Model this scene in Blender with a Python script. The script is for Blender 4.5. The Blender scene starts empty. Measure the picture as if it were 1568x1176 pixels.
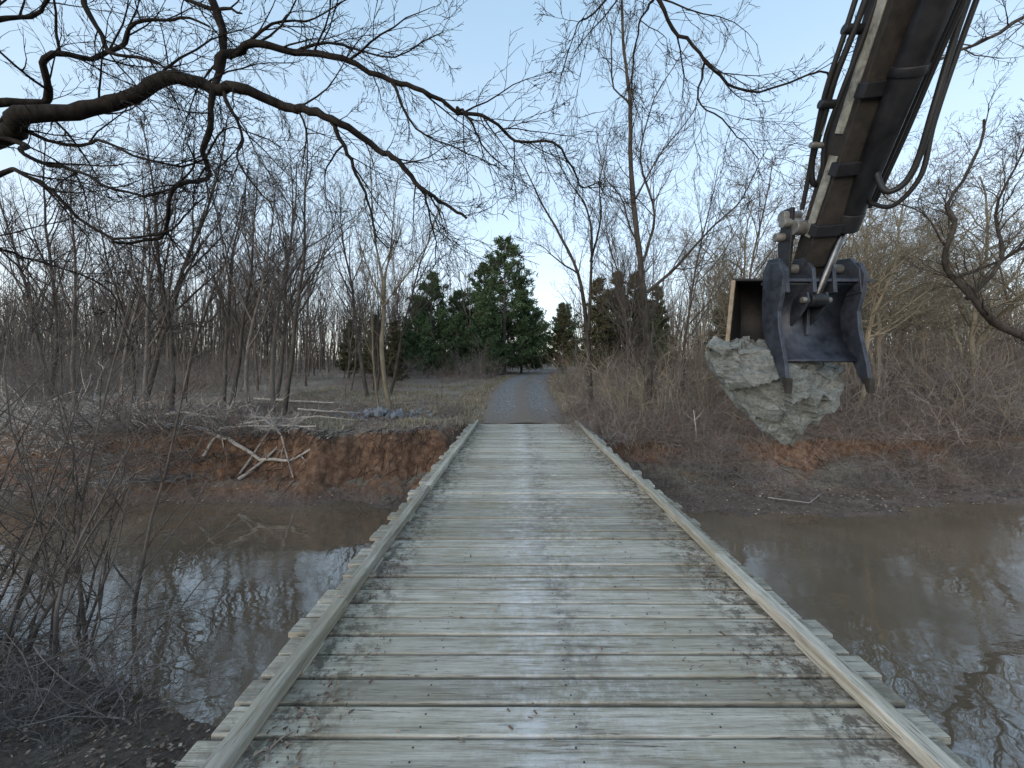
import bpy, bmesh, math, random
from mathutils import Vector, noise, Matrix
random.seed(7)
R=random.random
U=random.uniform
scene=bpy.context.scene
COL=scene.collection

# ------------------------------------------------------------ node helpers
def new_mat(name):
    m=bpy.data.materials.new(name); m.use_nodes=True
    nt=m.node_tree; b=nt.nodes['Principled BSDF']
    return m,nt,b
def nd(nt,t,**k):
    n=nt.nodes.new(t)
    for a,v in k.items(): setattr(n,a,v)
    return n
def coords(nt,scale=(1,1,1),out='Object'):
    tc=nd(nt,'ShaderNodeTexCoord'); mp=nd(nt,'ShaderNodeMapping'); mp.inputs['Scale'].default_value=scale
    nt.links.new(tc.outputs[out],mp.inputs['Vector']); return mp.outputs['Vector']
def noi(nt,vec,scale,detail=6,rough=0.6):
    n=nd(nt,'ShaderNodeTexNoise'); n.inputs['Scale'].default_value=scale; n.inputs['Detail'].default_value=detail; n.inputs['Roughness'].default_value=rough
    if vec: nt.links.new(vec,n.inputs['Vector'])
    return n.outputs['Fac']
def ramp(nt,fac,stops):
    r=nd(nt,'ShaderNodeValToRGB'); e=r.color_ramp.elements
    while len(e)<len(stops): e.new(0.5)
    for el,(p,c) in zip(e,stops):
        el.position=p; el.color=(c[0],c[1],c[2],1) if not isinstance(c,(int,float)) else (c,c,c,1)
    nt.links.new(fac,r.inputs['Fac']); return r.outputs['Color']
def mix(nt,f,a,b,mode='MIX'):
    m=nd(nt,'ShaderNodeMix',data_type='RGBA',blend_type=mode)
    for v,i in ((f,0),(a,6),(b,7)):
        if hasattr(v,'links'): nt.links.new(v,m.inputs[i])
        elif i==0: m.inputs[0].default_value=v
        else: m.inputs[i].default_value=(v[0],v[1],v[2],1)
    return m.outputs[2]
def mth(nt,op,a,b=0.0):
    m=nd(nt,'ShaderNodeMath',operation=op)
    for v,i in ((a,0),(b,1)):
        if hasattr(v,'links'): nt.links.new(v,m.inputs[i])
        else: m.inputs[i].default_value=v
    return m.outputs[0]
def bump(nt,b,h,strength=0.4,dist=0.02):
    n=nd(nt,'ShaderNodeBump'); n.inputs['Strength'].default_value=strength; n.inputs['Distance'].default_value=dist
    nt.links.new(h,n.inputs['Height']); nt.links.new(n.outputs[0],b.inputs['Normal'])

# ------------------------------------------------------------ materials
def bark_mat(name,c1,c2,sc=6,rnd=0.35):
    m,nt,b=new_mat(name)
    v=coords(nt,(1,1,0.35)); f=noi(nt,v,sc,3)
    col=ramp(nt,f,[(0.3,c1),(0.7,c2)])
    oi=nd(nt,'ShaderNodeObjectInfo')
    k=mth(nt,'ADD',mth(nt,'MULTIPLY',oi.outputs['Random'],rnd*2),1-rnd)
    hsv=nd(nt,'ShaderNodeHueSaturation'); nt.links.new(col,hsv.inputs['Color']); nt.links.new(k,hsv.inputs['Value'])
    nt.links.new(hsv.outputs[0],b.inputs['Base Color']); b.inputs['Roughness'].default_value=0.95
    b.inputs['Specular IOR Level'].default_value=0.1
    return m
M_bark=bark_mat('bark_grey_brown',(0.070,0.058,0.050),(0.17,0.145,0.128))
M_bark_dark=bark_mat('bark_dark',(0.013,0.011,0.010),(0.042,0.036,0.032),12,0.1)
M_bark_mid=bark_mat('bark_mid',(0.038,0.032,0.028),(0.105,0.09,0.078))
M_bark_pale=bark_mat('bark_olive',(0.16,0.135,0.095),(0.32,0.275,0.205))
M_brush=bark_mat('brush_stems',(0.11,0.080,0.062),(0.23,0.175,0.145),5,0.35)
M_brushd=bark_mat('brush_stems_grey',(0.115,0.098,0.090),(0.27,0.238,0.22),5,0.35)
M_dead=bark_mat('dead_wood_pale',(0.28,0.24,0.21),(0.52,0.47,0.42),8,0.2)
M_line=bark_mat('distant_trees_bark',(0.08,0.068,0.058),(0.165,0.142,0.124),0.3,0.0)

def ground_mat():
    m,nt,b=new_mat('ground_soil_leaves')
    v=coords(nt)
    big=noi(nt,v,0.35,4); med=noi(nt,v,2.2,6); fin=noi(nt,v,14,8,0.75)
    leaf=ramp(nt,fin,[(0.3,(0.08,0.055,0.043)),(0.5,(0.20,0.147,0.115)),(0.72,(0.38,0.31,0.255))])
    grass=ramp(nt,fin,[(0.3,(0.13,0.112,0.08)),(0.55,(0.28,0.245,0.185)),(0.75,(0.47,0.425,0.36))])
    g=mix(nt,ramp(nt,mth(nt,'ADD',mth(nt,'MULTIPLY',big,0.6),mth(nt,'MULTIPLY',med,0.4)),[(0.46,0.0),(0.58,1.0)]),leaf,grass)
    clay=ramp(nt,noi(nt,v,5,8,0.7),[(0.3,(0.070,0.040,0.028)),(0.48,(0.17,0.097,0.062)),(0.72,(0.36,0.23,0.155))])
    geo=nd(nt,'ShaderNodeNewGeometry'); sx=nd(nt,'ShaderNodeSeparateXYZ'); nt.links.new(geo.outputs['Normal'],sx.inputs[0])
    st=mth(nt,'ADD',sx.outputs['Z'],mth(nt,'MULTIPLY',mth(nt,'SUBTRACT',med,0.5),0.45))
    steep=ramp(nt,st,[(0.72,1.0),(0.90,0.0)])
    g=mix(nt,steep,g,clay)
    sp=nd(nt,'ShaderNodeSeparateXYZ'); nt.links.new(geo.outputs['Position'],sp.inputs[0])
    hz=mth(nt,'ADD',sp.outputs['Z'],mth(nt,'MULTIPLY',mth(nt,'SUBTRACT',med,0.5),0.5))
    mudf=nd(nt,'ShaderNodeMapRange'); mudf.inputs[1].default_value=-1.52; mudf.inputs[2].default_value=-1.25; mudf.inputs[3].default_value=1; mudf.inputs[4].default_value=0
    nt.links.new(hz,mudf.inputs[0])
    mud=ramp(nt,fin,[(0.3,(0.075,0.052,0.042)),(0.7,(0.22,0.165,0.135))])
    g=mix(nt,mudf.outputs[0],g,mud)
    nt.links.new(g,b.inputs['Base Color'])
    rr=mth(nt,'SUBTRACT',0.95,mth(nt,'MULTIPLY',mudf.outputs[0],0.45)); nt.links.new(rr,b.inputs['Roughness'])
    b.inputs['Specular IOR Level'].default_value=0.25
    bump(nt,b,mth(nt,'ADD',fin,med),0.9,0.08)
    return m
M_ground=ground_mat()

def gravel_mat():
    m,nt,b=new_mat('gravel_road')
    v=coords(nt); f=noi(nt,v,40,6,0.8); g=noi(nt,v,1.3,5)
    vor=nd(nt,'ShaderNodeTexVoronoi'); vor.inputs['Scale'].default_value=22; nt.links.new(v,vor.inputs['Vector'])
    sb=nd(nt,'ShaderNodeSeparateColor'); nt.links.new(vor.outputs['Color'],sb.inputs[0])
    col=ramp(nt,sb.outputs[0],[(0.0,(0.10,0.098,0.098)),(0.5,(0.21,0.206,0.204)),(1.0,(0.38,0.37,0.365))])
    dirt=ramp(nt,f,[(0.3,(0.13,0.102,0.08)),(0.7,(0.32,0.26,0.205))])
    at=nd(nt,'ShaderNodeAttribute',attribute_name='across')
    w=ramp(nt,mth(nt,'ADD',at.outputs['Fac'],mth(nt,'MULTIPLY',mth(nt,'SUBTRACT',g,0.5),0.35)),[(0.0,0.95),(0.14,0.35),(0.24,0.0),(0.36,0.25),(0.5,0.9),(0.64,0.25),(0.76,0.0),(0.88,0.4),(1.0,0.95)])
    col=mix(nt,w,col,dirt)
    sp=nd(nt,'ShaderNodeSeparateXYZ'); nt.links.new(v,sp.inputs[0])
    near=nd(nt,'ShaderNodeMapRange'); near.inputs[1].default_value=15.0; near.inputs[2].default_value=18.5; near.inputs[3].default_value=0.9; near.inputs[4].default_value=0.0
    nt.links.new(mth(nt,'ADD',sp.outputs['Y'],mth(nt,'MULTIPLY',mth(nt,'SUBTRACT',g,0.5),3.0)),near.inputs[0])
    col=mix(nt,near.outputs[0],col,dirt)
    nt.links.new(col,b.inputs['Base Color']); b.inputs['Roughness'].default_value=0.95; b.inputs['Specular IOR Level'].default_value=0.2
    bump(nt,b,mth(nt,'ADD',f,vor.outputs['Distance']),0.9,0.04)
    return m
M_gravel=gravel_mat()

def water_mat():
    m,nt,b=new_mat('creek_water')
    v=coords(nt)
    big=noi(nt,v,0.28,3)
    col=ramp(nt,big,[(0.35,(0.115,0.088,0.060)),(0.65,(0.18,0.132,0.090))])
    nt.links.new(col,b.inputs['Base Color']); b.inputs['Roughness'].default_value=0.02
    b.inputs['IOR'].default_value=2.0; b.inputs['Specular IOR Level'].default_value=0.9
    v2=coords(nt,(1.0,1.5,1)); r1=noi(nt,v2,1.3,2,0.5); r2=noi(nt,v2,9,3,0.55)
    mask=ramp(nt,noi(nt,v,0.4,2),[(0.42,0.03),(0.60,1.0)])
    h=mth(nt,'ADD',r1,mth(nt,'MULTIPLY',mth(nt,'MULTIPLY',r2,0.28),mask))
    bump(nt,b,h,0.11,0.06)
    return m
M_water=water_mat()

def deck_mat(name,sx=0.7,sy=14,curb=False):
    m,nt,b=new_mat(name)
    at=nd(nt,'ShaderNodeAttribute',attribute_name='rnd')
    tc=nd(nt,'ShaderNodeTexCoord')
    cmb=nd(nt,'ShaderNodeCombineXYZ'); nt.links.new(mth(nt,'MULTIPLY',at.outputs['Fac'],37.0),cmb.inputs[0]); nt.links.new(mth(nt,'MULTIPLY',at.outputs['Fac'],11.0),cmb.inputs[2])
    va=nd(nt,'ShaderNodeVectorMath',operation='ADD'); nt.links.new(tc.outputs['Object'],va.inputs[0]); nt.links.new(cmb.outputs[0],va.inputs[1])
    mp=nd(nt,'ShaderNodeMapping'); mp.inputs['Scale'].default_value=(sx,sy,sy) ; nt.links.new(va.outputs[0],mp.inputs['Vector'])
    if curb: mp.inputs['Scale'].default_value=(sy,sx,sy)
    gr=noi(nt,mp.outputs[0],2.2,9,0.72); gr2=noi(nt,mp.outputs[0],6,4,0.6)
    col=ramp(nt,gr,[(0.28,(0.15,0.130,0.105)),(0.43,(0.32,0.29,0.24)),(0.58,(0.46,0.428,0.365)),(0.8,(0.62,0.59,0.53))])
    k=mth(nt,'ADD',mth(nt,'MULTIPLY',at.outputs['Fac'],0.50),0.74)
    hsv=nd(nt,'ShaderNodeHueSaturation'); nt.links.new(col,hsv.inputs['Color']); nt.links.new(k,hsv.inputs['Value'])
    col=hsv.outputs[0]
    crack=ramp(nt,gr2,[(0.30,1.0),(0.38,0.0)])
    col=mix(nt,mth(nt,'MULTIPLY',crack,0.8),col,(0.05,0.042,0.033))
    kp=nd(nt,'ShaderNodeMapping'); kp.inputs['Scale'].default_value=(1.3,3.2,1) if not curb else (3.2,1.3,1); nt.links.new(va.outputs[0],kp.inputs['Vector'])
    vo=nd(nt,'ShaderNodeTexVoronoi'); vo.inputs['Scale'].default_value=1.0; nt.links.new(kp.outputs[0],vo.inputs['Vector'])
    kn=ramp(nt,vo.outputs['Distance'],[(0.03,1.0),(0.06,0.0)])
    col=mix(nt,mth(nt,'MULTIPLY',kn,0.7),col,(0.06,0.045,0.03))
    sp=nd(nt,'ShaderNodeSeparateXYZ'); nt.links.new(tc.outputs['Object'],sp.inputs[0])
    vv=coords(nt)
    d1=noi(nt,vv,1.1,6,0.7); d2=noi(nt,vv,6,8,0.8)
    col=mix(nt,ramp(nt,d1,[(0.42,0.0),(0.68,0.5)]),col,(0.27,0.24,0.15))
    if not curb:
        def band(c,w):
            d=mth(nt,'ABSOLUTE',mth(nt,'SUBTRACT',sp.outputs['X'],c)); r=nd(nt,'ShaderNodeMapRange'); r.inputs[1].default_value=0; r.inputs[2].default_value=w; r.inputs[3].default_value=1; r.inputs[4].default_value=0
            r.interpolation_type='SMOOTHSTEP'; nt.links.new(d,r.inputs[0]); return r.outputs[0]
        pk=mth(nt,'ADD',mth(nt,'MULTIPLY',at.outputs['Fac'],0.8),0.2)
        grain_gate=ramp(nt,gr,[(0.38,0.0),(0.52,1.0)])
        white=mth(nt,'MULTIPLY',mth(nt,'MULTIPLY',band(0.10,0.36),ramp(nt,d2,[(0.42,0.0),(0.58,0.85)])),mth(nt,'MULTIPLY',pk,grain_gate))
        col=mix(nt,white,col,(0.66,0.65,0.65))
        white2=mth(nt,'MULTIPLY',mth(nt,'MULTIPLY',band(0.40,1.3),ramp(nt,noi(nt,vv,9,6,0.8),[(0.46,0.0),(0.60,0.6)])),grain_gate)
        col=mix(nt,white2,col,(0.61,0.60,0.58))
        dk=mth(nt,'MULTIPLY',band(0.42,0.36),ramp(nt,noi(nt,vv,3,7,0.75),[(0.47,0.0),(0.60,0.7)]))
        col=mix(nt,dk,col,(0.13,0.115,0.10))
        ed=mth(nt,'MULTIPLY',mth(nt,'ADD',band(-1.45,0.6),band(2.1,0.7)),ramp(nt,noi(nt,vv,7,8,0.8),[(0.47,0.0),(0.56,0.85)]))
        col=mix(nt,ed,col,(0.095,0.078,0.058))
    nt.links.new(col,b.inputs['Base Color']); b.inputs['Roughness'].default_value=0.9; b.inputs['Specular IOR Level'].default_value=0.2
    bump(nt,b,mth(nt,'SUBTRACT',gr,mth(nt,'MULTIPLY',crack,0.6)),0.7,0.012)
    return m
M_deck=deck_mat('weathered_planks'); M_curb=deck_mat('weathered_curb',curb=True)

def simple(name,c,rough=0.6,metal=0.0,c2=None,sc=8,bs=0.15,spec=0.5):
    m,nt,b=new_mat(name); v=coords(nt)
    f=noi(nt,v,sc,7,0.7)
    col=ramp(nt,f,[(0.35,c),(0.65,c2 or tuple(x*1.4 for x in c))])
    nt.links.new(col,b.inputs['Base Color']); b.inputs['Metallic'].default_value=metal
    rr=mth(nt,'ADD',mth(nt,'MULTIPLY',f,0.3),rough-0.15); nt.links.new(rr,b.inputs['Roughness'])
    b.inputs['Specular IOR Level'].default_value=spec
    bump(nt,b,f,bs,0.01); return m
M_cream=simple('cream_arm_paint',(0.11,0.107,0.09),0.65,0,(0.42,0.41,0.36),9)
M_black=simple('black_cylinder_paint',(0.009,0.009,0.011),0.45,0,(0.026,0.026,0.030),6,0.1,0.35)
M_rub=simple('rubber_hose',(0.010,0.010,0.011),0.6)
M_chrome=simple('chrome_rod',(0.07,0.07,0.075),0.35,1.0,(0.17,0.17,0.18))
M_steel=simple('worn_blue_steel',(0.016,0.020,0.030),0.5,0.3,(0.065,0.073,0.095),7,0.25)
M_steeld=simple('dark_bucket_steel',(0.012,0.012,0.014),0.65,0.1,(0.035,0.032,0.032),6)
M_rim=simple('worn_tan_edge',(0.20,0.15,0.10),0.6,0,(0.40,0.32,0.23),14)
M_rust_shade=simple('muddy_shaded_steel',(0.012,0.011,0.010),0.8,0,(0.042,0.034,0.029),10)  # dark rusty steel; on the stick this colour also carries painted shade
M_pin=simple('grey_pin',(0.12,0.115,0.11),0.5,0.4,(0.26,0.25,0.23),12)
M_dark=simple('dark_timber',(0.022,0.018,0.015),0.9)
def rock_mat(name,cs):
    m,nt,b=new_mat(name); v=coords(nt); v2=coords(nt,(1.2,1.2,3.2))
    f=noi(nt,v,3.5,9,0.75); g=noi(nt,v2,7,8,0.8); h=noi(nt,v,40,4,0.7)
    col=ramp(nt,g,[(0.3,cs[0]),(0.5,cs[1]),(0.68,cs[2])])
    col=mix(nt,ramp(nt,f,[(0.42,0.0),(0.62,0.5)]),col,cs[3])
    col=mix(nt,ramp(nt,h,[(0.36,0.6),(0.48,0.0)]),col,(0.07,0.073,0.07))
    nt.links.new(col,b.inputs['Base Color']); b.inputs['Roughness'].default_value=0.9; b.inputs['Specular IOR Level'].default_value=0.25
    bump(nt,b,mth(nt,'ADD',g,mth(nt,'MULTIPLY',h,0.4)),0.9,0.03); return m
M_rock=rock_mat('grey_granite',[(0.095,0.105,0.10),(0.20,0.218,0.212),(0.37,0.39,0.38),(0.24,0.24,0.22)])
M_stone=rock_mat('riprap_stone',[(0.11,0.12,0.14),(0.21,0.225,0.255),(0.34,0.36,0.40),(0.26,0.265,0.28)])
def leaf_mat(name,stops,attr='rnd'):
    m,nt,b=new_mat(name); at=nd(nt,'ShaderNodeAttribute',attribute_name=attr)
    col=ramp(nt,at.outputs['Fac'],stops)
    nt.links.new(col,b.inputs['Base Color']); b.inputs['Roughness'].default_value=0.85
    b.inputs['Specular IOR Level'].default_value=0.15
    return m
M_litter=leaf_mat('dead_leaves',[(0,(0.08,0.052,0.036)),(0.5,(0.21,0.15,0.11)),(0.85,(0.36,0.285,0.22)),(1,(0.50,0.44,0.37))])
M_drygrass=leaf_mat('dry_grass_blades',[(0,(0.14,0.125,0.08)),(0.4,(0.29,0.25,0.18)),(1,(0.52,0.465,0.375))])
M_pine=leaf_mat('pine_needles',[(0,(0.024,0.040,0.020)),(0.5,(0.06,0.095,0.045)),(1,(0.13,0.18,0.09))])
M_cedar=leaf_mat('cedar_foliage',[(0,(0.035,0.038,0.02)),(0.5,(0.08,0.08,0.043)),(1,(0.15,0.13,0.08))])

# ------------------------------------------------------------ mesh helpers
class MB:
    def __init__(s): s.v=[]; s.f=[]; s.a=[]
    def tube(s,pts,rads,sides=4,val=None):
        n=len(pts); b0=len(s.v); ref=Vector((U(-1,1),U(-1,1),U(-.3,.3)))
        if ref.length<0.1: ref=Vector((1,0,0))
        cs=[(math.cos(2*math.pi*k/sides),math.sin(2*math.pi*k/sides)) for k in range(sides)]
        for i in range(n):
            t=pts[min(i+1,n-1)]-pts[max(i-1,0)]
            a=t.cross(ref)
            if a.length<1e-6: a=t.cross(Vector((0.3,1,0.2)))
            a.normalize(); c=t.cross(a); c.normalize(); r=rads[i]; p=pts[i]
            for (x,y) in cs: s.v.append(p+a*(x*r)+c*(y*r))
        for i in range(n-1):
            o=b0+i*sides
            for k in range(sides):
                k2=(k+1)%sides
                s.f.append((o+k,o+k2,o+sides+k2,o+sides+k))
    def quad(s,a,b,c,d,val=0.5):
        o=len(s.v); s.v+= [a,b,c,d]; s.f.append((o,o+1,o+2,o+3)); s.a+=[val]*4
    def obj(s,name,mat,smooth=True,parent=None,attr=None):
        me=bpy.data.meshes.new(name+'_mesh'); me.from_pydata([tuple(v) for v in s.v],[],s.f)
        if attr and len(s.a)==len(s.v):
            at=me.attributes.new(attr,'FLOAT','POINT'); at.data.foreach_set('value',s.a)
        if smooth: me.polygons.foreach_set('use_smooth',[True]*len(me.polygons))
        me.materials.append(mat); me.update()
        return place(me,name,parent=parent)
def place(me,name,loc=(0,0,0),rot=(0,0,0),sc=(1,1,1),parent=None,mat=None):
    o=bpy.data.objects.new(name,me); COL.objects.link(o); o.location=loc; o.rotation_euler=rot; o.scale=sc
    if parent: o.parent=parent
    if mat:
        o.material_slots[0].link='OBJECT'; o.material_slots[0].material=mat
    return o
def empty(name,loc=(0,0,0)):
    e=bpy.data.objects.new(name,None); COL.objects.link(e); e.location=loc; e.empty_display_size=0.3; return e

def interp(x,tab):
    if x<=tab[0][0]: return tab[0][1]
    for (a,b),(c,d) in zip(tab,tab[1:]):
        if x<=c: return b+(d-b)*(x-a)/(c-a)
    return tab[-1][1]
def sst(a,b,x):
    t=max(0,min(1,(x-a)/(b-a))); return t*t*(3-2*t)

# ------------------------------------------------------------ terrain
WZ=-1.6
BASE=[(11,-0.30),(15,-0.03),(22,0.55),(32,1.15),(50,1.65),(90,2.1),(200,3.2),(300,7),(700,16)]
ROADX=[(14.9,0.33),(17,0.28),(22,0.15),(27,0.35),(32,0.8),(40,1.75),(50,3.0),(60,4.6),(72,7.5),(85,12),(100,20),(120,34)]
def yf(x):
    return interp(x,[(-60,20),(-30,12.5),(-16,10.9),(-6,10.5),(-3,10.6),(0,10.4),(5,9.7),(10,9.9),(15,10.9),(30,16),(60,28)])+0.35*noise.noise(Vector((x*0.7,3,0)))+0.12*noise.noise(Vector((x*3,3,0)))
def yn(x):
    return interp(x,[(-60,12),(-30,8),(-12,6.3),(-8,5.7),(-6,5.0),(-4,4.35),(-2.5,3.8),(0,2.2),(3,0.6),(8,-1.5),(14,-1),(30,4),(60,14)])+0.15*noise.noise(Vector((x*0.8,9,0)))
def nz(x,y,s,k=0): return noise.noise(Vector((x*s,y*s,k)))
def H(x,y):
    f=yf(x); n=yn(x)
    if y>n and y<f:
        d=min(y-n,f-y); return WZ-0.02-0.35*sst(0,1.5,d)
    rough=0.12*nz(x,y,0.5)+0.07*nz(x,y,1.7,4)+0.03*nz(x,y,5,2)
    if y>=f:
        d=y-f; top=interp(y,BASE)
        # natural levee along the left bank
        top+=0.42*sst(-1.7,-2.6,x)*(1-sst(12.6,16.5,y)) if x<-1.7 else 0
        side=sst(-1,3,x)
        e0=0.75+0.55*nz(x,0,0.8,8)+0.22*nz(x,y*0.3,2.6,3)
        L=0.26*sst(0,e0,d)+0.74*sst(e0,e0+0.55,d)
        Rr=0.10*sst(0,0.9,d)+0.45*sst(0.8,3.2,d)+0.45*sst(2.4+0.8*nz(x,0,0.6,12),3.2+0.8*nz(x,0,0.6,12),d)
        k=L*(1-side)+Rr*side
        z=WZ+(top-WZ)*k
        er=(k*(1-k)*4)
        rough+=er*(0.22*nz(x,y,1.3,5)+0.24*abs(nz(x,y,3.5,7))+0.12*nz(x,y,8,7))*(1.1-0.5*side)
        rd=abs(x-interp(y,ROADX))
        rough*=sst(1.9,3.2,rd) if y>14.5 else 1
        rough*=1+1.5*sst(20,60,y)
        z+=rough
        if y<14.85 and -2.1<x<2.8: z=min(z,-0.38)
        return z
    d=n-y
    z=WZ+0.22*sst(0,1.0,d)+1.2*sst(0.7,4.0,d)
    z+=rough*sst(0,0.8,d)*1.3
    if -2.3<x<3: z=min(z,-0.38)
    return z
def axis(lo,hi,step,far,g=1.22):
    a=[]; x=lo
    while x<=hi: a.append(x); x+=step
    s=step; x=a[-1]; r=[]
    while x<far: s*=g; x+=s; r.append(x)
    s=step; x=lo; l=[]
    while x>-far: s*=g; x-=s; l.append(x)
    return l[::-1]+a+r
xs=axis(-19,19,0.13,700)
ys=axis(9.6,14.6,0.075,700,1.08)
ys=[y for y in ys if y>-200]
V=[(x,y,H(x,y)) for y in ys for x in xs]
nx=len(xs); F=[(j*nx+i,j*nx+i+1,(j+1)*nx+i+1,(j+1)*nx+i) for j in range(len(ys)-1) for i in range(nx-1)]
me=bpy.data.meshes.new('ground_mesh'); me.from_pydata(V,[],F); me.polygons.foreach_set('use_smooth',[True]*len(F)); me.materials.append(M_ground)
place(me,'ground')
me=bpy.data.meshes.new('water_mesh'); me.from_pydata([(-90,-12,WZ),(90,-12,WZ),(90,45,WZ),(-90,45,WZ)],[],[(0,1,2,3)]); me.materials.append(M_water)
place(me,'creek_water')
mb=MB(); y=14.98
Y=[]
while y<118: Y.append(y); y+=0.5 if y<40 else 1.5
NC=14
for y in Y:
    cx=interp(y,ROADX); dx=(interp(y+1,ROADX)-interp(y-1,ROADX))/2; t=Vector((dx,1,0)).normalized(); nrm=Vector((t.y,-t.x,0))
    for i in range(NC+1):
        u=i/NC; w=3.75+0.35*nz(y,i//8,0.5)
        p=Vector((cx,y,0))+nrm*(u-0.5)*w
        z=interp(p.y,BASE)+0.035+0.03*math.sin(u*math.pi)-0.05*math.exp(-((u-0.25)/0.1)**2)-0.05*math.exp(-((u-0.75)/0.1)**2)+0.012*nz(p.x,p.y,3)
        if i in(0,NC): z-=0.08
        mb.v.append(Vector((p.x,p.y,z))); mb.a.append(u)
for j in range(len(Y)-1):
    for i in range(NC):
        o=j*(NC+1)+i; mb.f.append((o,o+1,o+NC+2,o+NC+1))
mb.obj('gravel_road',M_gravel,attr='across')

# ------------------------------------------------------------ bridge
bridge=empty('wooden_bridge')
def boxes(name,items,mat,parent,bev=0.006):
    v=[];f=[];a=[]
    for (cx,cy,cz,sx,sy,sz,rot,tilt,val) in items:
        o=len(v); c,s=math.cos(rot),math.sin(rot)
        for dx in(-1,1):
            for dy in(-1,1):
                for dz in(-1,1):
                    x=dx*sx/2; y=dy*sy/2; z=dz*sz/2+tilt*dx
                    v.append((cx+x*c-y*s,cy+x*s+y*c,cz+z)); a.append(val)
        f+=[(o,o+1,o+3,o+2),(o+4,o+6,o+7,o+5),(o,o+4,o+5,o+1),(o+2,o+3,o+7,o+6),(o,o+2,o+6,o+4),(o+1,o+5,o+7,o+3)]
    me=bpy.data.meshes.new(name+'_mesh'); me.from_pydata(v,[],f); at=me.attributes.new('rnd','FLOAT','POINT'); at.data.foreach_set('value',a)
    me.materials.append(mat); o=place(me,name,parent=parent)
    b=o.modifiers.new('b','BEVEL'); b.width=bev; b.segments=2; b.limit_method='ANGLE'
    return o
pl=[]; y=-3.2; nails=MB()
while y<14.82:
    w=0.193+U(-0.008,0.006); g=U(0.020,0.038)
    l=-1.86+U(-0.07,0.05); r=2.52+U(-0.06,0.09)
    rt=U(-0.005,0.005); zt=U(-0.008,0.003)
    pl.append(((l+r)/2,y+w/2,-0.025+zt,r-l,w,0.05,rt,U(-0.004,0.004),R()))
    for sx in (-1.35,-0.6,0.35,1.25,2.0):
        for q in (0.28,0.72):
            c=Vector((sx+U(-.02,.02),y+w*q,zt+0.0015)); rr=0.0055
            nails.quad(c+Vector((-rr,-rr,0)),c+Vector((rr,-rr,0)),c+Vector((rr,rr,0)),c+Vector((-rr,rr,0)))
    y+=w+g
boxes('planks',pl,M_deck,bridge,0.009)
nails.obj('nails',M_rust_shade,smooth=False,parent=bridge)
cb=[]
for side,x0 in ((0,-1.585),(1,2.245)):
    y=-3.2+side*0.9
    while y<14.9:
        L=min(U(2.9,3.7),15.0-y)
        if L<0.4: break
        cb.append((x0+U(-0.018,0.018),y+L/2,0.075,0.105,L-0.012,0.105,U(-0.004,0.004),0,R())); y+=L
boxes('curb_timbers',cb,M_curb,bridge,0.012)
bl=[]
for x0 in (-1.585,2.245):
    y=-2.5
    while y<15: bl.append((x0,y,0.011,0.10,0.3,0.022,0,0,R())); y+=1.35
boxes('curb_blocks',bl,M_curb,bridge,0.004)
boxes('stringers',[(x,5.9,-0.235,0.2,18.2,0.36,0,0,R()) for x in(-1.35,-0.6,0.35,1.25,2.0)],M_dark,bridge)
boxes('abutment_beam',[(0.33,14.93,-0.26,4.6,0.16,0.38,0,0,.3)],M_dark,bridge)

mb=MB()
for i in range(5600):
    q=R()
    y=1.4+13.4*R()**1.3
    if q<0.42: x=-1.5+abs(random.gauss(0,0.24))
    elif q<0.84: x=2.15-abs(random.gauss(0,0.30))
    else: x=U(-1.5,2.1)
    if noise.noise(Vector((x*1.5,y*1.1,1)))<-0.02+0.15*R(): continue
    s=U(0.003,0.013); a=U(0,6.28); d=Vector((math.cos(a),math.sin(a),U(-.2,.2)))*s*U(0.8,2.6); e=Vector((-math.sin(a),math.cos(a),U(-.3,.3)))*s*0.6
    c=Vector((x,y,0.005+U(0,.006)))
    mb.quad(c-d-e,c+d-e*0.6,c+d+e,c-d*0.7+e+Vector((0,0,.004)),U(0,0.75))
mb.obj('leaf_debris',M_litter,smooth=False,attr='rnd')

# ------------------------------------------------------------ bare trees
UPV=Vector((0,0,1))
def rdir():
    while True:
        v=Vector((U(-1,1),U(-1,1),U(-1,1)))
        if 0.05<v.length<1: return v.normalized()
def child_dir(d,ang):
    p=d.cross(rdir()) 
    if p.length<1e-4: p=Vector((1,0,0))
    p.normalize(); return (d*math.cos(ang)+p*math.sin(ang)).normalized()
SEG=[12,7,5,3,2]; SIDES=[8,5,3,3,3]
def grow(mb,p,d,L,r,lvl,mx,nch,jit=0.13,trop=0.06,ratio=0.5,ang=(0.45,0.95),rmin=0.003):
    n=SEG[min(lvl,4)]; pts=[p.copy()]; rads=[r]; ds=[d.copy()]; st=L/n; p=p.copy(); d=d.copy()
    for i in range(n):
        d=(d+rdir()*jit*(1+0.3*lvl)+UPV*trop).normalized(); p=p+d*st
        pts.append(p.copy()); rads.append(max(rmin*0.6,r*(1-0.82*(i+1)/n))); ds.append(d.copy())
    mb.tube(pts,rads,SIDES[min(lvl,4)])
    spawn(mb,pts,rads,ds,L,lvl,mx,nch,jit,trop,ratio,ang,rmin,0.3 if lvl==0 else 0.15)
def spawn(mb,pts,rads,ds,L,lvl,mx,nch,jit,trop,ratio,ang,rmin,t0):
    if lvl>=mx: return
    n=len(pts)-1; k=nch[lvl]
    for j in range(k):
        t=t0+(1-t0)*(j+R())/k; x=t*n; i=min(int(x),n-1); fr=x-i
        q=pts[i].lerp(pts[i+1],fr); rr=rads[i]*(1-fr)+rads[i+1]*fr
        cl=L*ratio*(1.15-0.7*t)*U(0.7,1.25)
        grow(mb,q,child_dir(ds[i],U(*ang)),cl,max(rmin,min(rr*0.6,cl*0.014)),lvl+1,mx,nch,jit,trop,ratio,ang,rmin)
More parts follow.
